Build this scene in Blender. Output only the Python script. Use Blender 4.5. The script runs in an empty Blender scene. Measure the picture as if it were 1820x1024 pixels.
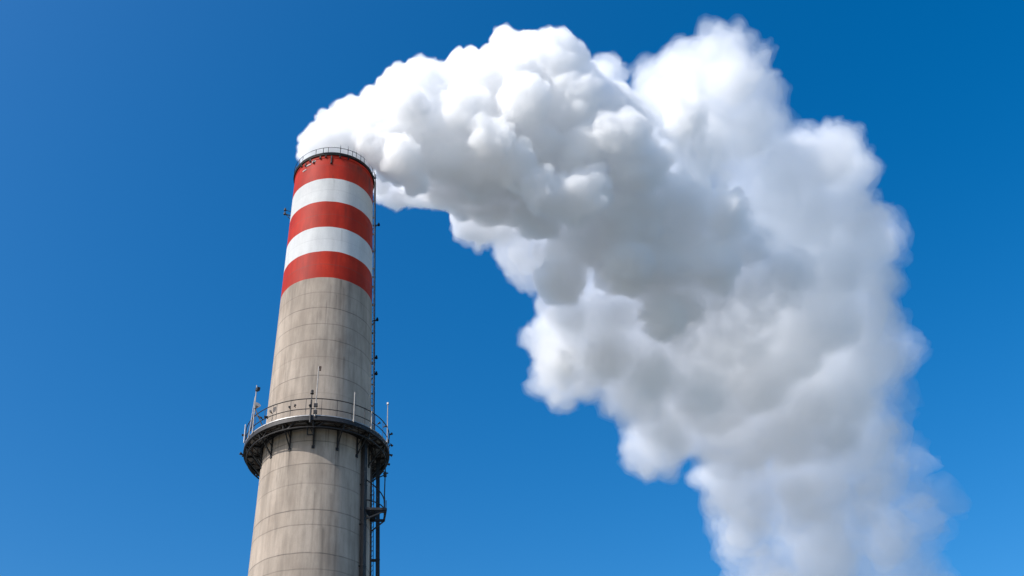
import bpy, bmesh, math, random
import numpy as np
from mathutils import Vector, Matrix

rad = math.radians
sc = bpy.context.scene

# ------------------------------------------------------------------ camera
HT = 56.74                       # height of the chimney rim
CAM = Vector((0.0, -56.98, 1.7))
PITCH, ROLL, YAW = rad(38.2226), rad(-4.3912), rad(12.7431)
fw = Vector((math.sin(YAW) * math.cos(PITCH), math.cos(YAW) * math.cos(PITCH), math.sin(PITCH)))
rt = Vector((math.cos(YAW), -math.sin(YAW), 0.0))
up = rt.cross(fw)
rt, up = (math.cos(ROLL) * rt + math.sin(ROLL) * up, -math.sin(ROLL) * rt + math.cos(ROLL) * up)
cd = bpy.data.cameras.new("camera")
cam = bpy.data.objects.new("camera", cd)
sc.collection.objects.link(cam)
cam.matrix_world = Matrix(((rt.x, up.x, -fw.x, CAM.x), (rt.y, up.y, -fw.y, CAM.y), (rt.z, up.z, -fw.z, CAM.z), (0, 0, 0, 1)))
cd.sensor_width = 36.0
cd.lens = 36.77
cd.clip_start = 0.1
cd.clip_end = 6000
sc.camera = cam

# ------------------------------------------------------------------ sky and sun
SUN_AZ, SUN_EL = rad(-154), rad(41)
sun_dir = Vector((math.cos(SUN_AZ) * math.cos(SUN_EL), math.sin(SUN_AZ) * math.cos(SUN_EL), math.sin(SUN_EL)))
world = bpy.data.worlds.new("World")
sc.world = world
world.use_nodes = True
wn, wl = world.node_tree.nodes, world.node_tree.links
wn.clear()
sky = wn.new("ShaderNodeTexSky")
sky.sky_type = 'NISHITA'
sky.sun_disc = False
sky.sun_elevation = SUN_EL
sky.sun_rotation = math.atan2(sun_dir.x, sun_dir.y) % (2 * math.pi)
sky.altitude = 0
sky.air_density = 1.0
sky.dust_density = 1.7
sky.ozone_density = 2.0
hsv = wn.new("ShaderNodeHueSaturation")
hsv.inputs['Saturation'].default_value = 1.5
hsv.inputs['Value'].default_value = 1.0
bg = wn.new("ShaderNodeBackground")
bg.inputs['Strength'].default_value = 0.15
wo = wn.new("ShaderNodeOutputWorld")
wl.new(sky.outputs[0], hsv.inputs['Color'])
wl.new(hsv.outputs[0], bg.inputs['Color'])
wl.new(bg.outputs[0], wo.inputs['Surface'])

sd = bpy.data.lights.new("sun", 'SUN')
sd.energy = 4.05
sd.angle = rad(0.53)
sd.color = (1.0, 0.975, 0.94)
sun = bpy.data.objects.new("sun", sd)
sc.collection.objects.link(sun)
sun.rotation_euler = sun_dir.to_track_quat('Z', 'Y').to_euler()

sc.view_settings.view_transform = 'Standard'
sc.view_settings.look = 'None'
sc.view_settings.exposure = 0.26
sc.view_settings.gamma = 1.0
cy = sc.cycles
cy.max_bounces = 80
cy.diffuse_bounces = 8
cy.glossy_bounces = 3
cy.transparent_max_bounces = 64
cy.volume_bounces = 72
cy.use_denoising = True
cy.sample_clamp_indirect = 8.0
cy.caustics_reflective = False
cy.caustics_refractive = False

# ------------------------------------------------------------------ material helpers
def new_mat(name):
    m = bpy.data.materials.new(name)
    m.use_nodes = True
    nt = m.node_tree
    b = nt.nodes['Principled BSDF']
    return m, nt, b

def plain(name, col, rough=0.6, metal=0.0, var=0.25, scale=6.0):
    m, nt, b = new_mat(name)
    tc = nt.nodes.new("ShaderNodeTexCoord")
    n = nt.nodes.new("ShaderNodeTexNoise")
    n.inputs['Scale'].default_value = scale
    n.inputs['Detail'].default_value = 6
    nt.links.new(tc.outputs['Object'], n.inputs['Vector'])
    mr = nt.nodes.new("ShaderNodeMapRange")
    mr.inputs['From Min'].default_value = 0.3
    mr.inputs['From Max'].default_value = 0.7
    mr.inputs['To Min'].default_value = 1 - var
    mr.inputs['To Max'].default_value = 1 + var
    nt.links.new(n.outputs['Fac'], mr.inputs['Value'])
    mx = nt.nodes.new("ShaderNodeVectorMath")
    mx.operation = 'SCALE'
    mx.inputs[0].default_value = col
    nt.links.new(mr.outputs[0], mx.inputs['Scale'])
    nt.links.new(mx.outputs[0], b.inputs['Base Color'])
    b.inputs['Roughness'].default_value = rough
    b.inputs['Metallic'].default_value = metal
    return m

def shaft_material(name, base, tint, streak=0.35, joint_col=(0.10, 0.085, 0.075), rough=0.8, spec=0.15, joint=0.75):
    """Weathered wall: vertical run-off streaks, cloudy patches, dark construction joints (attribute 'joint')
    and run-off under fixings (attribute 'stain')."""
    m, nt, b = new_mat(name)
    N, L = nt.nodes, nt.links
    tc = N.new("ShaderNodeTexCoord")

    def noise(scale, vec, detail=5, rough_=0.6):
        mp = N.new("ShaderNodeMapping")
        mp.inputs['Scale'].default_value = vec
        L.new(tc.outputs['Object'], mp.inputs['Vector'])
        n = N.new("ShaderNodeTexNoise")
        n.inputs['Scale'].default_value = scale
        n.inputs['Detail'].default_value = detail
        n.inputs['Roughness'].default_value = rough_
        L.new(mp.outputs[0], n.inputs['Vector'])
        return n.outputs['Fac']

    def ramp(fac, lo, hi, a, c):
        r = N.new("ShaderNodeMapRange")
        r.inputs['From Min'].default_value = lo
        r.inputs['From Max'].default_value = hi
        r.inputs['To Min'].default_value = a
        r.inputs['To Max'].default_value = c
        L.new(fac, r.inputs['Value'])
        return r.outputs[0]

    def mul(a, c):
        x = N.new("ShaderNodeMath")
        x.operation = 'MULTIPLY'
        L.new(a, x.inputs[0])
        if isinstance(c, float):
            x.inputs[1].default_value = c
        else:
            L.new(c, x.inputs[1])
        return x.outputs[0]

    def mix(fac, a, c):
        x = N.new("ShaderNodeMix")
        x.data_type = 'RGBA'
        L.new(fac, x.inputs[0])
        for sock, v in ((x.inputs[6], a), (x.inputs[7], c)):
            if isinstance(v, tuple):
                sock.default_value = (*v, 1)
            else:
                L.new(v, sock)
        return x.outputs[2]

    cloudy = ramp(noise(0.9, (1, 1, 0.5)), 0.35, 0.65, 0.0, 1.0)
    col = mix(cloudy, base, tint)
    fine = ramp(noise(3.6, (1, 1, 0.09), 6, 0.7), 0.48, 0.78, 0.0, 1.0)
    wide = ramp(noise(1.3, (1, 1, 0.13), 5, 0.6), 0.46, 0.72, 0.0, 1.0)
    where = ramp(noise(0.55, (1, 1, 0.55), 3), 0.35, 0.65, 0.25, 1.0)
    st = mul(mul(fine, where), streak)
    dark = tuple(c * 0.42 for c in base)
    col = mix(st, col, dark)
    col = mix(mul(wide, streak * 0.8), col, dark)
    light = ramp(noise(2.0, (1, 1, 0.10), 5, 0.65), 0.25, 0.45, 0.3, 0.0)
    col = mix(light, col, tuple(min(0.9, c * 1.35) for c in base))
    at3 = N.new("ShaderNodeAttribute")
    at3.attribute_name = 'pour'
    pj = ramp(noise(.8, (1, 1, .8), 3), .35, .65, .3, 1.0)
    col = mix(mul(mul(at3.outputs['Fac'], pj), .30), col, dark)
    grain = ramp(noise(14.0, (1, 1, 1), 4), 0.3, 0.7, 0.0, 0.16)
    col = mix(grain, col, dark)
    at = N.new("ShaderNodeAttribute")
    at.attribute_name = 'joint'
    jn = ramp(noise(1.6, (1, 1, 0.3), 3), 0.30, 0.60, 0.45, 1.0)
    col = mix(mul(mul(at.outputs['Fac'], jn), joint), col, joint_col)
    at2 = N.new("ShaderNodeAttribute")
    at2.attribute_name = 'stain'
    jn2 = ramp(noise(5.0, (1, 1, 0.08), 4), 0.30, 0.62, 0.35, 1.0)
    col = mix(mul(at2.outputs['Fac'], jn2), col, (0.035, 0.026, 0.022))
    L.new(col, b.inputs['Base Color'])
    b.inputs['Roughness'].default_value = rough
    b.inputs['Diffuse Roughness'].default_value = 0.4
    b.inputs['Specular IOR Level'].default_value = spec
    bp = N.new("ShaderNodeBump")
    bp.inputs['Strength'].default_value = 0.25
    bp.inputs['Distance'].default_value = 0.02
    L.new(noise(9.0, (1, 1, 0.6), 6), bp.inputs['Height'])
    L.new(bp.outputs[0], b.inputs['Normal'])
    return m

M = {}
M['concrete'] = shaft_material('weathered_concrete', (0.585, 0.49, 0.40), (0.46, 0.375, 0.30), .9)
M['red'] = shaft_material('red_paint', (0.62, 0.038, 0.013), (0.47, 0.024, 0.010), 0.65, rough=0.62, joint=0.45)
M['white'] = shaft_material('white_paint', (0.80, 0.80, 0.78), (0.72, 0.72, 0.71), 0.25, joint_col=(0.3, 0.3, 0.3), rough=0.62, joint=0.5)
M['dark'] = plain('dark_steel', (0.022, 0.020, 0.020), 0.6, 0.2, 0.4)
M['black'] = plain('black_steel', (0.008, 0.007, 0.007), 0.8, 0.0, 0.3)
M['rusty'] = plain('rusty_steel', (0.075, 0.045, 0.032), 0.75, 0.1, 0.5, 9)
M['grey'] = plain('galvanised_steel', (0.34, 0.33, 0.32), 0.5, 0.4, 0.25)
M['pole'] = plain('pale_pole_paint', (0.34, 0.31, 0.28), 0.55, 0.1, 0.2)
M['deck'] = plain('deck_plate', (0.30, 0.285, 0.27), 0.75, 0.0, 0.45, 2.2)
M['lens'] = plain('lamp_glass', (0.16, 0.05, 0.04), 0.15, 0.0, 0.1)
M['soot'] = plain('sooty_lining', (0.03, 0.027, 0.025), 0.9)
M['ground'] = plain('ground_gravel', (0.11, 0.115, 0.105), 0.95, 0.0, 0.3, 0.05)

# ------------------------------------------------------------------ mesh helpers
def link(name, bm, mat, parent=None, smooth=False):
    me = bpy.data.meshes.new(name)
    bmesh.ops.recalc_face_normals(bm, faces=bm.faces)
    bm.to_mesh(me)
    bm.free()
    for m in (mat if isinstance(mat, (list, tuple)) else [mat]):
        me.materials.append(m)
    if smooth:
        for p in me.polygons:
            p.use_smooth = True
    o = bpy.data.objects.new(name, me)
    sc.collection.objects.link(o)
    if parent:
        o.parent = parent
    return o

def empty(name, loc=(0, 0, 0), parent=None):
    o = bpy.data.objects.new(name, None)
    o.location = loc
    o.empty_display_size = 0.5
    sc.collection.objects.link(o)
    if parent:
        o.parent = parent
    return o

def tube(bm, a, b, r, r2=None, seg=10):
    a, b = Vector(a), Vector(b)
    d = b - a
    q = Vector((0, 0, 1)).rotation_difference(d.normalized())
    mt = Matrix.Translation((a + b) / 2) @ q.to_matrix().to_4x4()
    bmesh.ops.create_cone(bm, cap_ends=True, segments=seg, radius1=r, radius2=r if r2 is None else r2, depth=d.length, matrix=mt)

def bar(bm, a, b, w, h, upv=(0, 0, 1)):
    """box of section w x h from a to b"""
    a, b = Vector(a), Vector(b)
    d = (b - a).normalized()
    s = d.cross(Vector(upv))
    if s.length < 1e-4:
        s = d.cross(Vector((1, 0, 0)))
    s.normalize()
    u = s.cross(d)
    vs = []
    for p in (a, b):
        for i, j in ((-1, -1), (1, -1), (1, 1), (-1, 1)):
            vs.append(bm.verts.new(p + s * (i * w / 2) + u * (j * h / 2)))
    for f in ((3, 2, 1, 0), (4, 5, 6, 7), (0, 1, 5, 4), (1, 2, 6, 5), (2, 3, 7, 6), (3, 0, 4, 7)):
        bm.faces.new([vs[k] for k in f])

def ring(bm, r0, r1, z0, z1, seg=160, a0=0.0, a1=2 * math.pi, n=None):
    """annular solid of rectangular section"""
    full = abs(a1 - a0 - 2 * math.pi) < 1e-6
    n = seg if full else (n or 24)
    rows = []
    for i in range(n if full else n + 1):
        a = a0 + (a1 - a0) * i / n
        c, s = math.cos(a), math.sin(a)
        rows.append([bm.verts.new((r * c, r * s, z)) for r, z in ((r0, z0), (r1, z0), (r1, z1), (r0, z1))])
    m = len(rows)
    for i in range(m if full else m - 1):
        p, q = rows[i], rows[(i + 1) % m]
        for k in range(4):
            bm.faces.new((p[k], p[(k + 1) % 4], q[(k + 1) % 4], q[k]))
    if not full:
        bm.faces.new(rows[0])
        bm.faces.new(rows[-1])

def hoop(bm, R, z, r, seg=160, sides=8, a0=0.0, a1=2 * math.pi, n=None):
    full = abs(a1 - a0 - 2 * math.pi) < 1e-6
    n = seg if full else (n or 30)
    pts = []
    for i in range(n if full else n + 1):
        a = a0 + (a1 - a0) * i / n
        c, s = math.cos(a), math.sin(a)
        pts.append([bm.verts.new(((R + r * math.cos(2 * math.pi * k / sides)) * c, (R + r * math.cos(2 * math.pi * k / sides)) * s,
                                  z + r * math.sin(2 * math.pi * k / sides))) for k in range(sides)])
    m = len(pts)
    for i in range(m if full else m - 1):
        p, q = pts[i], pts[(i + 1) % m]
        for k in range(sides):
            bm.faces.new((p[k], p[(k + 1) % sides], q[(k + 1) % sides], q[k]))

def path_tube(bm, pts, r, sides=8):
    for a, b in zip(pts[:-1], pts[1:]):
        tube(bm, a, b, r, seg=sides)
    for p in pts[1:-1]:
        bmesh.ops.create_icosphere(bm, subdivisions=1, radius=r * 1.02, matrix=Matrix.Translation(p))

def pol(r, az, z):
    return Vector((r * math.cos(rad(az)), r * math.sin(rad(az)), z))

SLOPE = 0.016680
def SR(d):
    """outer radius of the shaft d metres below the rim"""
    return 2.856 + SLOPE * d

# ------------------------------------------------------------------ ground
bm = bmesh.new()
bmesh.ops.create_grid(bm, x_segments=8, y_segments=8, size=3000)
g = link('ground', bm, M['ground'])
g['kind'] = 'structure'

# ------------------------------------------------------------------ chimney
stack = empty('industrial_chimney', (0, 0, 0))
stack['label'] = 'tall round concrete chimney with red and white bands giving off white smoke'
stack['category'] = 'chimney'

U = 0.68
BANDS = [(0.0, 'red'), (3.59 * U, 'white'), (6.88 * U, 'red'), (10.43 * U, 'white'), (13.65 * U, 'red'), (16.99 * U, 'concrete')]
JOINTS = [(1.55 * U, .75), (5.25 * U, .45), (8.7 * U, .8), (12.05 * U, .45), (15.35 * U, .8),
          (18.83 * U, .5), (20.69 * U, .95), (22.57 * U, .75), (24.43 * U, .85), (26.3 * U, .4), (28.39 * U, .9), (30.2 * U, .25),
          (35.12 * U, .85), (37.28 * U, .8), (39.18 * U, .5), (41.54 * U, 1.0), (42.88 * U, .75), (45.31 * U, 1.0), (46.65 * U, .6), (48.9 * U, .9)]
d = 50.8 * U
while d < 54:
    JOINTS.append((d, random.Random(int(d * 10)).uniform(.4, 1)))
    d += 1.26
# (azimuth, top depth, length, half width in degrees, strength) of run-off streaks under fixings
PD = 22.85                                  # depth of the service platform deck
FEET = [(-118.9 + 24.3 * i) for i in range(-2, 13)]
STREAKS = []
rs = random.Random(5)
for a in FEET:
    STREAKS.append((a + rs.uniform(-.4, .4), PD + 1.35, rs.uniform(1.2, 2.6), .8, .75))
    STREAKS.append((a + 12 + rs.uniform(-3, 3), PD + .2, rs.uniform(.8, 1.8), .7, .7))
STREAKS += [(-93.7, PD + .1, 2.5, 1.3, .95), (-80.0, PD + .1, 1.6, .9, .8), (-68.3, PD + .1, 3.4, 1.5, .95), (-45.6, PD + .1, 2.6, 1.2, .95),
            (-96, 0.35, .95, 1.1, .9), (-92.0, 2.1, .5, .8, .8), (-66, .45, 1.3, 8, .7), (-52, .4, 1.7, 8, .98), (-40, .5, 2.0, 7, 1.0), (-28, .6, 2.0, 6, .95), (-75, .3, .8, 5, .5), (-110, .2, .5, 8, .45),
            (-119, .5, .5, 1, .6), (-96, 25.5, .9, .5, .8), (-110, .3, .3, 3, .5), (-82, .3, .25, 4, .6), (-128, .4, .35, 3, .6),
            (-74, 17 * U, 5.5, 1.6, .45), (-70, 18 * U, 4.5, 1.2, .5), (-62, 17 * U, 5, 2.4, .4), (-79, 19 * U, 3.5, .8, .35), (-86, 18 * U, 3, .9, .35), (-90, 20 * U, 3.5, .5, .4),
            (-72, 24 * U, 7, 2.2, .5), (-66, 26 * U, 5.5, 1.3, .45), (-77, 22 * U, 3, .7, .5), (-100, 21 * U, 3, .6, .3), (-95, 24 * U, 4, 1.2, .22), (-110, 18 * U, 3, .9, .25),
            (-71, 37 * U, 5, 1.3, .5), (-74, 40 * U, 6, 2.2, .45), (-84, 38 * U, 4, .9, .4), (-90, 40 * U, 5, .7, .35), (-80, 43 * U, 6, 1.5, .4), (-104, 39 * U, 4, 1.0, .25),
            (-98, 42 * U, 4, 1.6, .22), (-68, 42 * U, 7, 1.8, .4), (-87, 6.9 * U, 2, 1, .35), (-72, 7.2 * U, 2.2, 1.5, .4), (-82, 13.7 * U, 2.2, 1.8, .35), (-76, 10.6 * U, 2.0, 1.0, .3), (-90, 3.6 * U, 1.2, 1, .28), (-68, 4 * U, 2, 1.6, .3)]
NSEG = 288
ds = {0.0, HT}
for dd, s_ in JOINTS:
    for k in (-.06, -.035, -.012, .012, .035, .06):
        ds.add(round(dd + k, 4))
for dd, _ in BANDS[1:]:
    ds.add(round(dd, 4))
d = 0.0
while d < HT:
    ds.add(round(d, 4))
    d += 0.22 if d < 34 else 1.0
ds = sorted(x for x in ds if 0 <= x <= HT)
keep = [ds[0]]
for x in ds[1:]:
    if x - keep[-1] > 0.009:
        keep.append(x)
ds = keep
nz = len(ds)
D_ = np.array(ds)
A_ = -math.pi + 2 * math.pi * np.arange(NSEG) / NSEG
rr = 2.856 + SLOPE * D_
co = np.empty((nz, NSEG, 3))
co[:, :, 0] = rr[:, None] * np.cos(A_)[None]
co[:, :, 1] = rr[:, None] * np.sin(A_)[None]
co[:, :, 2] = HT - D_[:, None]
wob = np.sin(3 * A_[None] + 1.9 * D_[:, None]) + .7 * np.sin(7 * A_[None] - 2.3 * D_[:, None] + 1) + .5 * np.sin(19 * A_[None] + .9 * D_[:, None])
co[:, :, 2] += .012 * wob * np.clip(D_[:, None] / 1.5, 0, 1) * np.clip((HT - D_[:, None]) / 2, 0, 1)
pr = random.Random(21)
jd = sorted(dd for dd, _ in JOINTS) + [HT + 1]
lift = [pr.random() for _ in range(len(jd) + 1)]
pour = np.array([lift[next(i for i, q in enumerate(jd) if dd < q)] for dd in D_])[:, None] * np.ones((1, NSEG))
joint = np.zeros((nz, NSEG))
for dd, s_ in JOINTS:
    joint = np.maximum(joint, (np.clip(1 - (np.abs(D_ - dd) - .012) / .03, 0, 1) * s_)[:, None])
stain = np.zeros((nz, NSEG))
deg = np.degrees(A_)
for a, d0, ln, w, s_ in STREAKS:
    da = (deg - a + 180) % 360 - 180
    fa = np.exp(-(da / w) ** 2)
    fd = np.clip((D_ - d0) / .06, 0, 1) * np.clip(1 - (D_ - d0) / ln, 0, 1) ** .8
    stain = np.maximum(stain, s_ * fd[:, None] * fa[None])
verts = co.reshape(-1, 3)
faces, mats = [], []
for i in range(nz - 1):
    mid = (ds[i] + ds[i + 1]) / 2
    mi = 0
    for bd, bn in BANDS:
        if mid > bd:
            mi = ('concrete', 'red', 'white').index(bn)
    for j in range(NSEG):
        k = (j + 1) % NSEG
        faces.append((i * NSEG + j, (i + 1) * NSEG + j, (i + 1) * NSEG + k, i * NSEG + k))
        mats.append(mi)
me = bpy.data.meshes.new('shaft')
me.from_pydata(verts.tolist(), [], faces)
for k in ('concrete', 'red', 'white'):
    me.materials.append(M[k])
me.polygons.foreach_set('material_index', mats)
me.polygons.foreach_set('use_smooth', [True] * len(faces))
for nm, arr in (('joint', joint), ('stain', stain), ('pour', pour)):
    at = me.attributes.new(nm, 'FLOAT', 'POINT')
    at.data.foreach_set('value', arr.reshape(-1).astype(np.float32))
me.update()
shaft = bpy.data.objects.new('shaft', me)
sc.collection.objects.link(shaft)
shaft.parent = stack

# lining and rim
bm = bmesh.new()
for a, b in (((2.60, HT - 7), (2.60, HT + .02)), ):
    n = 96
    v0 = [bm.verts.new((a[0] * math.cos(2 * math.pi * i / n), a[0] * math.sin(2 * math.pi * i / n), a[1])) for i in range(n)]
    v1 = [bm.verts.new((b[0] * math.cos(2 * math.pi * i / n), b[0] * math.sin(2 * math.pi * i / n), b[1])) for i in range(n)]
    v2 = [bm.verts.new((2.835 * math.cos(2 * math.pi * i / n), 2.835 * math.sin(2 * math.pi * i / n), b[1])) for i in range(n)]
    for i in range(n):
        j = (i + 1) % n
        bm.faces.new((v0[i], v0[j], v1[j], v1[i]))
        bm.faces.new((v1[i], v1[j], v2[j], v2[i]))
    bm.faces.new(v0)
link('lining', bm, M['soot'], stack, True)
bm = bmesh.new()
ring(bm, 2.80, 2.975, HT + 0.03, HT + 0.11, 192)
ring(bm, 2.862, 2.95, HT - 0.09, HT + 0.027, 192)
rim = link('rim_ring', bm, M['black'], stack)
rim['label'] = 'black steel ring round the mouth of the chimney'
# red flange and clips under the rim
bm = bmesh.new()
ring(bm, 2.868, 2.893, HT - 0.34, HT - 0.28, 192)
link('flange', bm, M['red'], stack)
rs = random.Random(3)
for az, dz, ln in ((-96, .2, .75), (-112, .12, .25), (-122, .35, .3), (-128, .12, .22), (-136, .3, .28), (-145, .12, .2), (-104, .12, .18), (-84, .12, .16), (-72, .12, .18)):
    bm = bmesh.new()
    r0 = SR(dz) + .045
    bar(bm, pol(r0, az, HT - dz), pol(r0 + .006, az, HT - dz - ln), .09 if ln > .6 else .06, .07, pol(1, az, 0))
    bmesh.ops.create_icosphere(bm, subdivisions=1, radius=.075, matrix=Matrix.Translation(pol(r0 + .03, az, HT - dz - ln)))
    o = link('clamp', bm, M['dark'], stack)
for az, dz, w in ((-131, .62, 4.5), (-138, .95, 3.5), (-122, .48, 3)):
    bm = bmesh.new()
    ring(bm, SR(dz) + .012, SR(dz) + .04, HT - dz - .035, HT - dz + .035, a0=rad(az - w), a1=rad(az + w), n=8)
    link('strap', bm, M['white'], stack)

# crown rail
rail = None
bm = bmesh.new()
hoop(bm, 2.95, HT + .62, .018)
rail = link('crown_railing', bm, M['black'], stack)
bm = bmesh.new()
hoop(bm, 2.95, HT + .98, .013, a0=rad(-62), a1=rad(25), n=50)
link('upper_rail', bm, M['dark'], rail)
posts = [-152, -143, -119, -108, -101, -84, -73, -66, -60, -52, -45, -33, -20, -8, 4, 16, 30, 50, 70, 90, 110, 130, 150, 170, -165]
for i, a in enumerate(posts):
    h = .95 if -63 < a < 25 else .62
    if a in (-84, -73):
        h = 1.05
    bm = bmesh.new()
    tube(bm, pol(2.93, a, HT + .1), pol(2.93, a, HT + h), .02, seg=8)
    if a in (-84, -73, -66, -45):
        bmesh.ops.create_icosphere(bm, subdivisions=1, radius=.05, matrix=Matrix.Translation(pol(2.93, a, HT + .62)))
    link('post', bm, M['dark'], rail)

# ---- service platform
RP = 4.35
ZP = HT - PD
SI = SR(PD)
plat = empty('service_platform', (0, 0, 0), stack)
plat['label'] = 'ring shaped steel walkway with railing round the shaft'
bm = bmesh.new()
ring(bm, SI + .012, RP - .05, ZP - .02, ZP + .03, 192)
link('deck', bm, M['deck'], plat)
bm = bmesh.new()
ring(bm, RP - .045, RP + .004, ZP - .02, ZP + .045, 192)
link('toe_board', bm, M['grey'], plat)
bm = bmesh.new()
ring(bm, RP - .13, RP + .012, ZP - .30, ZP - .065, 192)
link('ring_beam', bm, M['dark'], plat)
bm = bmesh.new()
hoop(bm, RP - .22, ZP - .62, .045)
link('lower_ring', bm, M['dark'], plat)
bm = bmesh.new()
ring(bm, SI + .01, SI + .16, ZP - .20, ZP - .04, 160)
link('wall_ring', bm, M['dark'], plat)
bm = bmesh.new()
hoop(bm, RP - .50, ZP - .12, .035)
link('stringer', bm, M['rusty'], plat)
bm = bmesh.new()
hoop(bm, RP - .82, ZP - .10, .028)
link('stringer', bm, M['rusty'], plat)
for a in FEET:
    bm = bmesh.new()
    bar(bm, pol(SI + .1, a, ZP - .13), pol(RP - .05, a, ZP - .13), .07, .13)
    bar(bm, pol(SR(PD + 1.35) + .05, a, ZP - 1.35), pol(RP - .10, a, ZP - .2), .055, .07)
    bar(bm, pol(SI + .05, a, ZP - .1), pol(SR(PD + 1.4) + .05, a, ZP - 1.42), .07, .07, pol(1, a, 0))
    bar(bm, pol(SI + .07, a, ZP - .75), pol(SI + .62, a, ZP - .2), .045, .045)
    bar(bm, pol(SR(PD + 1.4) + .02, a, ZP - 1.36), pol(SR(PD + 1.4) + .03, a, ZP - 1.54), .17, .05, pol(1, a, 0))
    bar(bm, pol(RP - .08, a, ZP - .2), pol(RP - .22, a, ZP - .66), .06, .06, pol(1, a, 0))
    bar(bm, pol(RP - .08, a + 12, ZP - .2), pol(RP - .22, a + 3, ZP - .62), .04, .04)
    # cross ties to the next bracket
    bar(bm, pol(SI + .12, a, ZP - .11), pol(RP - .1, a + 12.1, ZP - .11), .05, .05)
    bar(bm, pol(RP - .1, a + 12.2, ZP - .11), pol(SI + .12, a + 24.3, ZP - .11), .05, .05)
    link('bracket', bm, M['dark'], plat)
bm = bmesh.new()
hoop(bm, RP - .02, ZP + 1.15, .030)
link('handrail', bm, M['dark'], plat)
bm = bmesh.new()
hoop(bm, RP - .02, ZP + .46, .026)
link('mid_rail', bm, M['dark'], plat)
for i in range(30):
    a = -118.9 + 6 + 12.0 * i
    bm = bmesh.new()
    tube(bm, pol(RP - .02, a, ZP + .05), pol(RP - .02, a, ZP + 1.15), .014, seg=8)
    link('railing_post', bm, M['dark'], plat)
POLES = [(-149.9, 3.3, -.12, 1), (-93.5, 3.35, .05, 2), (-63.4, 1.95, .0, 0), (-46.2, 1.15, .0, 0), (-21.1, 2.75, .0, 3), (60, 2.8, 0, 1), (120, 2.8, 0, 2)]
for a, h, lean, kind in POLES:
    bm = bmesh.new()
    t = pol(RP + .05, a + lean * 10, ZP + h)
    b0 = pol(RP + .05, a, ZP - .1)
    tube(bm, b0, t, .036, .028, 10)
    bar(bm, pol(RP - .02, a, ZP + .02), pol(RP + .06, a, ZP + .02), .09, .09)
    po = link('lamp_pole' if kind else 'pole', bm, M['pole'], plat)
    tang = Vector((-math.sin(rad(a)), math.cos(rad(a)), 0))
    if kind == 1:
        bm = bmesh.new()
        bar(bm, t + tang * .05 - Vector((0, 0, .35)), t + tang * .32 - Vector((0, 0, .40)), .18, .20)
        bar(bm, t + tang * .02 - Vector((0, 0, .22)), t + tang * .16 - Vector((0, 0, .22)), .05, .05)
        link('lamp_box', bm, M['dark'], po)
        bm = bmesh.new()
        c = b0.lerp(t, .5)
        tube(bm, c + tang * .02, c + tang * .12 + Vector((0, 0, .02)), .05, .07)
        tube(bm, c + tang * .12 + Vector((0, 0, .02)), c + tang * .36 + Vector((0, 0, .14)), .07, .2, 14)
        link('horn', bm, M['grey'], po)
        bm = bmesh.new()
        tube(bm, c + tang * .05, pol(RP - .15, a + 9, ZP + .2), .035)
        tube(bm, pol(RP + .05, a - 3.5, ZP + .2), c + Vector((0, 0, -.2)), .03)
        link('brace', bm, M['dark'], po)
    elif kind == 2:
        bm = bmesh.new()
        bar(bm, t + tang * .03 - Vector((0, 0, .05)), t + tang * .16 - Vector((0, 0, .05)), .10, .12)
        bar(bm, t + tang * .05 - Vector((0, 0, .22)), t + tang * .15 - Vector((0, 0, .24)), .08, .10)
        link('sensor_box', bm, M['rusty'], po)
        for q in (.3, .75):
            bm = bmesh.new()
            bar(bm, b0 + Vector((0, 0, q)) - tang * .10, b0 + Vector((0, 0, q)) + tang * .12, .12, .22)
            link('junction_box', bm, M['dark'], po)
    elif kind == 3:
        bm = bmesh.new()
        bar(bm, t - tang * .06 - Vector((0, 0, .02)), t + tang * .06 - Vector((0, 0, .02)), .1, .14)
        link('lamp_cap', bm, M['grey'], po)
# dark lamp post beside the middle pole
bm = bmesh.new()
b0 = pol(RP + .06, -96.8, ZP - .5)
tube(bm, b0, pol(RP + .06, -96.8, ZP + 1.0), .06, .055)
tube(bm, pol(RP + .06, -96.8, ZP + 1.0), pol(RP + .06, -96.6, ZP + 1.5), .03)
lp = link('lamp_post', bm, M['dark'], plat)
bm = bmesh.new()
tube(bm, pol(RP + .06, -96.6, ZP + 1.44), pol(RP + .06, -96.6, ZP + 1.56), .11, .07, 12)
bmesh.ops.create_icosphere(bm, subdivisions=2, radius=.09, matrix=Matrix.Translation(pol(RP + .06, -96.6, ZP + 1.62)))
link('lamp_head', bm, M['dark'], lp)
# dark frame hanging under the walkway at the middle pole
bm = bmesh.new()
for a in (-99.5, -94.5):
    tube(bm, pol(RP - .35, a, ZP - .1), pol(RP - .55, a, ZP - .95), .04)
tube(bm, pol(RP - .55, -99.5, ZP - .95), pol(RP - .55, -94.5, ZP - .95), .04)
tube(bm, pol(RP - .35, -99.5, ZP - .15), pol(RP - .55, -94.5, ZP - .95), .025)
bar(bm, pol(RP - .3, -95.5, ZP - .25), pol(RP - .3, -93.0, ZP - .25), .2, .35)
link('hanging_frame', bm, M['dark'], plat)
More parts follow.
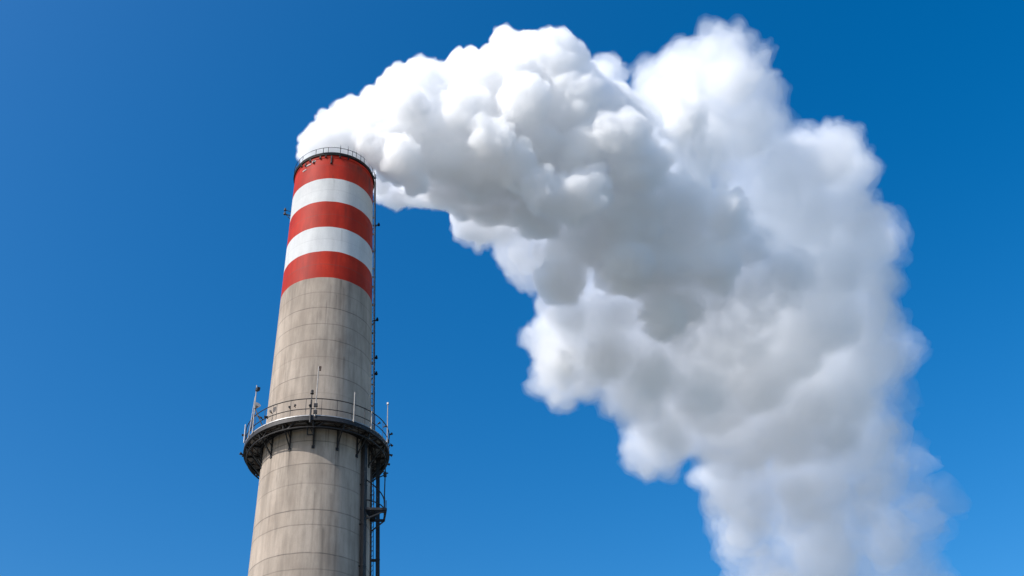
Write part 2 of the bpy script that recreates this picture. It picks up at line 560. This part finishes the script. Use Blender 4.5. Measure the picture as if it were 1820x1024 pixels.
# small floodlights and gadgets clamped to the railing
def gadget(a, z, r=RP - .02, s=1.0, seed=0):
    q = random.Random(seed)
    bm = bmesh.new()
    p = pol(r, a, z)
    rad_ = pol(1, a, 0)
    tang = Vector((-math.sin(rad(a)), math.cos(rad(a)), 0))
    bar(bm, p, p + rad_ * .16 * s + Vector((0, 0, .05)), .04, .04)
    c = p + rad_ * .2 * s + Vector((0, 0, .06))
    dv = (rad_ * q.uniform(.4, 1) + tang * q.uniform(-.7, .7) + Vector((0, 0, q.uniform(-.5, .3)))).normalized()
    tube(bm, c - dv * .08 * s, c + dv * .12 * s, .06 * s, .11 * s, 12)
    tube(bm, c - dv * .16 * s, c - dv * .08 * s, .035 * s, .06 * s, 10)
    return link('floodlight', bm, M['dark'], plat)
for i, (a, z, s) in enumerate([(-113, .55, .9), (-109, .62, .8), (-97.8, .55, .9), (-139, .5, 1.0), (-133, .35, 1.1), (-129, .6, .9), (-143, .75, .8),
                               (-12, .9, 1.0), (-4, .5, 1.0), (4, .15, 1.1), (-28, .75, .9), (-38, .55, .9), (12, -.15, 1.0), (168, .1, 1.1), (154, -.1, 1.1), (160, .5, 1), (-171, .6, 1), (176, -.12, 1.2), (24, -.15, 1), (148, -.15, 1)]):
    gadget(a, ZP + z, s=s * .72, seed=i)
bm = bmesh.new()
tube(bm, pol(RP + .1, -166, ZP - .1), pol(RP + .1, -168, ZP + 1.25), .03)
tube(bm, pol(RP + .03, -157, ZP - .1), pol(RP + .06, -151.5, ZP + 2.5), .03)
link('stay', bm, M['grey'], plat)

# ---- conduits and ladder down the right-hand side
def run(name, az, off, d0, d1, w, t_, mat, step=None, parent=stack):
    bm = bmesh.new()
    bar(bm, pol(SR(d0) + off, az, HT - d0), pol(SR(d1) + off, az, HT - d1), w, t_, pol(1, az, 0))
    if step:
        k = d0 + .4
        while k < d1:
            bar(bm, pol(SR(k) - .02, az, HT - k), pol(SR(k) + off + t_ / 2 + .01, az, HT - k), w + .06, .05)
            k += step
    return link(name, bm, mat, parent)
run('conduit', -5, .12, -.10, PD - .05, .09, .07, M['grey'], 1.6)
run('lightning_cable', 2, .20, -1.25, PD - .05, .06, .06, M['dark'], 2.4)
run('cable_duct', -37.0, .18, PD + .25, HT - .3, .30, .22, M['dark'], 2.5)
run('riser_pipe', 0, .43, PD + .25, HT - .3, .26, .22, M['dark'], 3.1)
run('conduit', -12, .05, PD + .2, HT - .3, .07, .06, M['rusty'], 2.5)

def ladder(az, d0, d1, off):
    bm = bmesh.new()
    tg = Vector((-math.sin(rad(az)), math.cos(rad(az)), 0))
    for s in (-.2, .2):
        tube(bm, pol(SR(d0) + off, az, HT - d0) + tg * s, pol(SR(d1) + off, az, HT - d1) + tg * s, .022, seg=8)
    k = d0 + .15
    while k < d1:
        c = pol(SR(k) + off, az, HT - k)
        tube(bm, c - tg * .2, c + tg * .2, .014, seg=6)
        k += .3
    k = d0 + .5
    while k < d1:
        for s in (-.2, .2):
            tube(bm, pol(SR(k) - .02, az, HT - k) + tg * s, pol(SR(k) + off, az, HT - k) + tg * s, .015, seg=6)
        k += 1.8
    return link('ladder', bm, M['dark'], stack)
ladder(9, .1, PD, .22)
ladder(12, PD + .1, HT - .4, .25)

# aviation lights on arms
def aviation_light(az, d, out, h):
    e = empty('aviation_light', (0, 0, 0), stack)
    tg = Vector((-math.sin(rad(az)), math.cos(rad(az)), 0))
    p = pol(SR(d), az, HT - d)
    q = pol(SR(d) + out, az, HT - d + .12)
    bm = bmesh.new()
    bar(bm, p - pol(.02, az, 0), q, .05, .05)
    bar(bm, p + Vector((0, 0, -.38)) - pol(.02, az, 0), q - pol(.06, az, 0), .04, .04)
    bar(bm, p + Vector((0, 0, h)) - pol(.02, az, 0), q + Vector((0, 0, h)), .03, .03)
    tube(bm, q - Vector((0, 0, .06)), q + Vector((0, 0, h + .05)), .025, seg=8)
    link('arm', bm, M['dark'], e)
    for z in (.0, h):
        bm = bmesh.new()
        c = q + Vector((0, 0, z))
        tube(bm, c - Vector((0, 0, .06)), c + Vector((0, 0, .05)), .09, .09, 12)
        tube(bm, c + Vector((0, 0, .05)), c + Vector((0, 0, .17)), .075, .05, 12)
        link('lamp', bm, M['dark'], e)
for a, d, out, h in ((-178, 3.75, .42, .38), (2, 3.95, .45, .0), (-6, 12.9, .35, .0), (-4, 15.9, .3, .0), (-5, 17.2, .3, 0)):
    aviation_light(a, d, out, h)

# ---- small access balcony low on the right
ZB = HT - 27.55
bal = empty('access_balcony', (0, 0, 0), stack)
bal['label'] = 'small dark balcony low on the shaft beside the duct'
bm = bmesh.new()
y0, y1, x1 = -2.15, -.70, 4.05
xi0, xi1 = 2.60, 3.24
for a, b in (((xi0, y0), (x1, y0)), ((x1, y0), (x1, y1)), ((x1, y1), (xi1, y1))):
    bar(bm, (*a, ZB), (*b, ZB), .11, .14)
bar(bm, (xi0 + .05, y0, ZB - .75), (x1, y0 + .05, ZB - .06), .07, .07)
bar(bm, (xi1 + .02, y1, ZB - .75), (x1, y1 - .05, ZB - .06), .07, .07)
bar(bm, (3.35, y0, ZB), (3.35, y1, ZB), .07, .1)
link('frame', bm, M['dark'], bal)
bm = bmesh.new()
for k in range(17):
    yy = y0 + .08 + (y1 - y0 - .16) * k / 16
    xw = math.sqrt(max(0, 3.31 ** 2 - yy ** 2)) + .04
    bar(bm, (xw, yy, ZB + .02), (3.55 if k > 5 else x1 - .06, yy, ZB + .02), .035, .035)
link('floor_grating', bm, M['dark'], bal)
bm = bmesh.new()
for hz in (1.15, .6):
    pts = [Vector((xi0 + .02, y0 + .0, ZB + hz + .9 * (hz > 1)))]
    for t in range(1, 9):
        u = t / 8
        pts.append(Vector((xi0 + (x1 - xi0) * math.sin(u * math.pi / 2), y0 + (y1 - y0) * (u ** 1.6), ZB + hz + (.9 * (1 - u) ** 1.5 if hz > 1 else 0))))
    path_tube(bm, pts, .035)
    link('handrail' if hz > 1 else 'mid_rail', bm, M['dark'], bal)
    bm = bmesh.new()
for (xx, yy, h) in ((x1, y1, 1.15), (x1, y0, 0.55), (x1 - .02, (y0 + y1) / 2, 1.1), (3.35, y0, 1.1)):
    bm = bmesh.new()
    tube(bm, (xx, yy, ZB), (xx, yy, ZB + h), .025, seg=8)
    link('railing_post', bm, M['dark'], bal)
bm = bmesh.new()
tube(bm, (x1, y1, ZB + 1.1), (x1 + .04, y1 - .1, ZP - .2), .035)
bar(bm, (3.6, -.4, ZB + 2.9), (x1 + .02, y1 - .05, ZB + 2.95), .05, .05)
link('hanger_pole', bm, M['dark'], bal)
bm = bmesh.new()
tube(bm, (x1 + .02, y1 - .08, ZB + 2.82), (x1 + .02, y1 - .08, ZB + 3.12), .10, .08, 12)
bar(bm, (x1 - .1, y1 - .08, ZB + 3.0), (x1 + .2, y1 - .08, ZB + 3.06), .06, .06)
link('floodlight', bm, M['dark'], bal)

# ------------------------------------------------------------------ smoke plume
import openvdb
# main lobes of the plume, world metres: (x, y, z, radius)
LOBES = [
    (-0.08,-0.92,57.68,2.25), (-0.24,-1.8,58.55,2.17), (0.27,-1.92,60.05,2.19), (1.21,-2.6,60.67,2.02), (2.08,-2.3,60.36,2.45),
    (2.62,-2.52,57.79,1.99), (2.8,-2.4,61.78,2.22), (4.2,-2.12,60.09,2.55), (5.49,-4.1,63.1,2.31), (6.94,-3.94,64.14,1.9),
    (4.11,-3.79,62.94,1.79), (5.11,-1.55,58.07,2.02), (3.97,-0.13,58.16,1.11), (5.21,3.28,58.87,1.15), (6.74,3.85,59.56,1.35),
    (3.8,2.14,58.72,0.87), (5.85,-2.61,60.39,2.55), (8.29,-0.87,64.5,2.96), (7.88,-0.55,59.58,2.42), (8.58,1.71,58.65,1.76),
    (10.26,-2.88,64.64,3.09), (11.44,-0.38,62.19,3.38), (10.89,-0.11,58.66,2.34), (12.77,-5.14,64.23,2.43), (14.23,-3.85,67.32,2.79),
    (16.46,-5.26,66.11,2.66), (20.9,-3.18,68.42,2.04), (14.74,-0.54,64.38,3.91), (14.09,-0.65,58.49,2.26), (17.97,-1.17,65.46,4.36),
    (18.84,2.01,62.27,3.51), (20.77,-0.77,64.25,3.77), (21.39,-3.27,62.95,2.49), (22.12,-1.69,61.82,2.78), (23.3,-0.2,59.96,2.97),
    (21.9,2.18,59.59,3.29), (15.46,3.03,57.26,1.88), (20.66,5.77,57.73,3.07), (24.09,3.34,55.95,3.88), (27.59,2.99,57.79,3.49),
    (29.2,-1.04,63.35,2.69), (29.58,2.43,61.93,3.41), (30.86,5.31,58.27,4.07), (34.32,5.58,57.56,2.95), (28.18,8.11,54.83,3.77),
    (32.81,8.29,55.33,3.25), (26.57,-1.48,70.39,2.41), (28.33,-0.56,68.93,4.15), (30.35,-2.39,72.24,2.83), (32.6,-3.08,73.11,2.84),
    (35.84,-3.5,72.72,1.47), (35.48,-0.33,70.91,3.08), (31.46,1.4,68.64,5.12), (36.99,3.57,68.73,3.96), (43.05,5.04,70.99,2.21),
    (47.6,6.13,73.44,2.28), (49.28,7.45,72.67,2.08), (44.68,7.39,69.05,4.57), (54.53,14.93,68.74,3.31), (47.2,11.88,64.72,5.59),
    (39.39,6.24,65.23,5.29), (54.78,17.11,66.11,2.4), (13.02,6.88,59.67,1.97), (11.62,6.19,59.23,1.57), (10.84,4.99,59.19,1.19),
    (10.39,2.49,58.98,2.14), (12.76,3.02,59.41,2.71), (15.4,6.79,61.28,2.95), (8.24,3.25,58.54,1.16), (16.14,9.97,59.99,2.33),
    (17.22,11.35,59.64,2.26), (19.93,10.16,60.16,3.82), (21.38,14.29,57.87,2.75), (21.38,20.13,58.36,3.26), (22.89,25.06,57.3,3.16),
    (25.35,21.48,56.97,3.61), (24.95,15.25,57.58,4.82), (29.48,19.17,55.63,4.95), (30.03,25.08,55.75,3.6), (33.51,31.98,54.25,3.27),
    (34.73,27.72,55.04,4.25), (36.76,19.3,56.16,6.04), (40.87,28.65,54.57,5.39), (42.6,36.19,52.44,3.67), (44.88,35.93,50.93,4.47),
    (45.6,40.93,49.52,4.36), (41.35,13.19,57.21,5.84), (35.6,7.49,55.53,3.63), (34.28,11.86,53.87,3.91), (30.57,11.92,53.08,2.9),
    (37.96,15.09,53.35,4.54), (46.44,23.78,55.77,6.9), (50.61,19.19,60.97,5.7), (55.19,24.38,60.04,5.35), (55.71,30.14,54.76,5.99),
    (59.57,34.06,52.39,5.16), (51.66,34.37,51.64,6.74), (61.72,39.84,48.06,6.11), (55.03,41.72,47.48,6.84), (49.57,45.1,46.29,5.17),
    (64.03,45.6,42.5,6.8), (63.74,35.17,49.78,3.6), (56.04,50.14,42.6,7.24), (50.42,52.78,42.91,5.73), (47.01,30.76,29.13,5.81),
    (54.81,32.65,30.19,5.57), (4.6,-3.6,56.12,1.61), (5.83,-2.58,54.53,1.09), (6.29,-3.2,59.51,1.74), (4.9,-5.88,59.14,1.68),
    (9.02,-5.09,60.27,1.88), (8.4,-2.25,57.46,1.73), (10.81,-5.19,57.38,1.84), (10.6,-1.48,56.69,1.67), (13.13,-3.45,56.22,1.79),
    (13.12,-5.96,60.48,2.03), (15.76,-2.93,60.06,2.1), (15.49,-3.07,54.54,1.86), (17.7,-5.36,62.73,2.26), (18.64,-3.34,58.75,2.16),
    (18.27,-2.93,54.4,2.17), (21.03,-3.79,62.99,2.15), (20.9,-4.95,58.89,1.99), (22.9,-2.71,57.76,2.25), (22.43,0.47,56.23,2.21),
    (26.96,-4.06,62.83,2.25), (30.75,1.16,63.79,2.22), (27.11,0.04,57.51,2.41), (30.62,-0.12,56.51,2.24), (33.84,3.11,56.03,2.24),
    (29.69,1.91,52.9,2.38), (25.95,2.98,53.47,2.32), (26.58,5.81,50.63,2.09), (22.71,1.82,52.23,2.18), (20.98,4.07,55.7,2.03),
    (15.48,1.63,56.29,1.73), (25.38,-2.02,65.52,2.33), (29.19,-2.58,68.9,2.57), (31.41,-5.14,66.95,2.32), (34.23,-0.85,65.88,2.58),
    (38.24,1.44,63.92,2.61), (41.19,0.08,63.58,2.42), (40.33,5.58,61.33,2.93), (45.52,4.64,62.33,2.69), (42.98,6.75,57.39,2.9),
    (50.42,11.49,60.53,2.36), (36.98,3.87,54.53,2.49), (20.58,11.2,54.24,2.14), (19.37,13.64,51.24,2.22), (23.34,12.24,50.52,2.54),
    (24.44,10.88,54.28,2.49), (27.03,12.44,48.61,2.52), (30.13,19.78,48.23,2.43), (31.7,13.36,48.34,2.56), (18.67,6.84,54.26,2.05),
    (-1.45,-1.5,58.24,1.41), (-1.75,-1.73,59.15,1.09), (-0.23,-2.16,58.89,0.83), (3.42,1.89,59.29,0.96), (4.14,3.16,59.07,0.89)]
LB = np.array(LOBES)
rng = np.random.default_rng(11)
VOX = 0.20
ORG = np.array([-5.0, -14.0, 24.0])
SHP = (385, 390, 305)
TOP = np.array([0.0, 0.0, HT])

def fib(n, r):
    i = np.arange(n) + .5
    ph = np.arccos(1 - 2 * i / n)
    th = math.pi * (1 + 5 ** .5) * i + r.uniform(0, 6.28)
    v = np.c_[np.cos(th) * np.sin(ph), np.sin(th) * np.sin(ph), np.cos(ph)]
    v += r.normal(0, .16, v.shape)
    return v / np.linalg.norm(v, axis=1)[:, None]

spheres = [(x, y, z, r * .93) for x, y, z, r in LOBES]
def deep(p, r, frac):
    d = np.linalg.norm(LB[:, :3] - p, axis=1)
    return np.any(d + r < LB[:, 3] * frac)
lev1 = []
for x, y, z, r in LOBES:
    c = np.array((x, y, z))
    for v in fib(28 if r > 2.7 else 44, rng):
        cr = r * (rng.uniform(.24, .48) if r > 2.7 else rng.uniform(.19, .38))
        p = c + v * (r * rng.uniform(.94, 1.06) - cr * .54)
        if not deep(p, cr, .93):
            lev1.append((*p, cr))
lev2 = []
L1 = np.array(lev1)
for x, y, z, r in lev1:
    c = np.array((x, y, z))
    for v in fib(18, rng):
        cr = r * rng.uniform(.20, .40)
        p = c + v * (r * rng.uniform(.97, 1.06) - cr * .66)
        if cr < .12 or deep(p, cr, .97):
            continue
        lev2.append((*p, cr))
allsp = np.array(spheres + lev1 + lev2)
BG = 2.4
field = np.full(SHP, BG, np.float32)
gx = [ORG[k] + VOX * np.arange(SHP[k]) for k in range(3)]
for x, y, z, r in allsp:
    m = r + (1.2 if r > .7 else .55)
    lo = [max(0, int((c - m - ORG[k]) / VOX)) for k, c in enumerate((x, y, z))]
    hi = [min(SHP[k], int((c + m - ORG[k]) / VOX) + 2) for k, c in enumerate((x, y, z))]
    if any(h <= l for l, h in zip(lo, hi)):
        continue
    X = (gx[0][lo[0]:hi[0]] - x)[:, None, None] ** 2
    Y = (gx[1][lo[1]:hi[1]] - y)[None, :, None] ** 2
    Z = (gx[2][lo[2]:hi[2]] - z)[None, None, :] ** 2
    dd = np.sqrt(X + Y + Z).astype(np.float32) - np.float32(r)
    s = field[lo[0]:hi[0], lo[1]:hi[1], lo[2]:hi[2]]
    np.minimum(s, dd, out=s)
# keep the steam inside the mouth of the chimney and off its outer wall
zi = np.where(gx[2] < HT + .1)[0]
rxy = np.sqrt(gx[0][:, None] ** 2 + gx[1][None] ** 2)
out = (rxy > 2.45) & (rxy < 3.7)
field[:, :, zi] = np.where(out[:, :, None], np.maximum(field[:, :, zi], (.15)), field[:, :, zi])
zi = np.where((gx[2] >= HT + .1) & (gx[2] < HT + .75))[0]
lim = (rxy > 2.86) & (rxy < 3.35) & (gx[1][None] < 1.0)
field[:, :, zi] = np.where(lim[:, :, None], np.maximum(field[:, :, zi], .12), field[:, :, zi])
zi = np.where(gx[2] < HT - 2.2)[0]
field[:, :, zi] = np.where((rxy < 3.7)[:, :, None], BG, field[:, :, zi])

def lattice(seed, cell, amp):
    """smooth vector noise on a coarse grid -> function of points"""
    r = np.random.default_rng(seed)
    G = r.normal(0, 1, (48, 48, 48, 3)).astype(np.float32)
    def f(p):
        q = (p - ORG) / cell
        i = np.floor(q).astype(int)
        t = q - i
        t = t * t * (3 - 2 * t)
        res = np.zeros((len(p), 3), np.float32)
        for a in (0, 1):
            for b in (0, 1):
                for c in (0, 1):
                    w = (t[:, 0] if a else 1 - t[:, 0]) * (t[:, 1] if b else 1 - t[:, 1]) * (t[:, 2] if c else 1 - t[:, 2])
                    res += w[:, None].astype(np.float32) * G[(i[:, 0] + a) % 48, (i[:, 1] + b) % 48, (i[:, 2] + c) % 48]
        return res * amp
    return f
W1, W2, W3 = lattice(1, 3.1, .36), lattice(2, 1.15, .13), lattice(3, .5, .11)
W4 = lattice(4, 1.9, .45)
W5 = lattice(5, .3, .045)

# softness grows with distance from the mouth
GX, GY, GZ = np.meshgrid(*[g.astype(np.float32) for g in gx], indexing='ij', sparse=True)
DIST = np.sqrt((GX - TOP[0]) ** 2 + (GY - TOP[1]) ** 2 + (GZ - TOP[2]) ** 2)
LOW = np.clip((49 - GZ) / 18.0, 0, 1)
SOFT = np.clip((DIST - 18) / 36.0, 0, 1) ** 1.2

def smoke_material(name, density, col=(1, 1, 1), aniso=0.6):
    m = bpy.data.materials.new(name)
    m.use_nodes = True
    nt = m.node_tree
    if density is None:          # fog so thick that light only turns round in its outermost skin
        b = nt.nodes['Principled BSDF']
        b.inputs['Base Color'].default_value = (.96, .965, .97, 1)
        b.inputs['Roughness'].default_value = 1.0
        b.inputs['Diffuse Roughness'].default_value = 0.5
        b.inputs['Specular IOR Level'].default_value = 0.0
        return m
    nt.nodes.clear()
    v = nt.nodes.new("ShaderNodeVolumePrincipled")
    v.inputs['Color'].default_value = (*col, 1)
    v.inputs['Density'].default_value = density
    v.inputs['Anisotropy'].default_value = aniso
    o = nt.nodes.new("ShaderNodeOutputMaterial")
    nt.links.new(v.outputs[0], o.inputs['Volume'])
    return m

def shell(name, offset, density, parent, k):
    """mesh of the surface where field + offset = 0"""
    gr = openvdb.FloatGrid(BG)
    gr.copyFromArray(np.ascontiguousarray(field + offset, dtype=np.float32))
    pts, tris, quads = gr.convertToPolygons(isovalue=0.0, adaptivity=0.0)
    pts = pts.astype(np.float64) * VOX + ORG
    s = np.clip(np.linalg.norm(pts - TOP, axis=1) / 12, .12, 1.0)[:, None]
    pts = pts + s * (W1(pts) + W2(pts)) + np.minimum(s, .7) * (W3(pts) + W5(pts))
    low = np.maximum(np.clip((48 - pts[:, 2]) / 16, 0, 1), np.clip((np.linalg.norm(pts - TOP, axis=1) - 56) / 20, 0, 1))[:, None]
    pts = pts + low * (1.4 * W1(pts) + 1.1 * W4(pts) + 1.0 * W2(pts))
    if k:
        pts = pts + np.clip((np.linalg.norm(pts - TOP, axis=1) - 12) / 25, 0, 1)[:, None] * lattice(20 + k, 1.6, .04 + .05 * k)(pts)
    me = bpy.data.meshes.new(name)
    nt_, nq = len(tris), len(quads)
    me.vertices.add(len(pts))
    me.vertices.foreach_set('co', pts.astype(np.float32).ravel())
    me.loops.add(nt_ * 3 + nq * 4)
    me.loops.foreach_set('vertex_index', np.concatenate([tris.ravel(), quads.ravel()]).astype(np.int32))
    me.polygons.add(nt_ + nq)
    me.polygons.foreach_set('loop_start', np.concatenate([np.arange(nt_) * 3, nt_ * 3 + np.arange(nq) * 4]).astype(np.int32))
    me.update(calc_edges=True)
    me.validate()
    if density is None:
        me.polygons.foreach_set('use_smooth', [True] * len(me.polygons))
    me.materials.append(smoke_material(name, density, aniso=(.0, .0, .1, .4, .6)[k]))
    o = bpy.data.objects.new(name, me)
    sc.collection.objects.link(o)
    if parent:
        o.parent = parent
    print('shell', name, len(pts))
    return o

AGE = np.clip((np.sqrt(GX ** 2 + (GY + 57) ** 2 + GZ ** 2) - 87) / 9.0, 0, 1)
FAR = np.clip((DIST - 54) / 21, 0, 1)
plume = shell('smoke_plume', .35 * FAR, 0.06, None, 0)
plume['label'] = 'billowing white smoke plume drifting right from the chimney mouth'
plume['category'] = 'smoke'
for k, (nm, dens, o0, soft, age, low) in enumerate((('outer_smoke', .11, .02, .12, .1, 1.1), ('inner_smoke', .18, .05, .28, .3, 2.8), ('thick_smoke', .7, .08, .5, 2.2, 4.0), ('smoke_core', 1.6, .12, 1.1, 4.5, 7.0))):
    shell(nm, o0 + soft * SOFT + age * AGE + np.maximum(low * LOW, 2.2 * (1 + .8 * k) * FAR), dens, plume, k + 1)
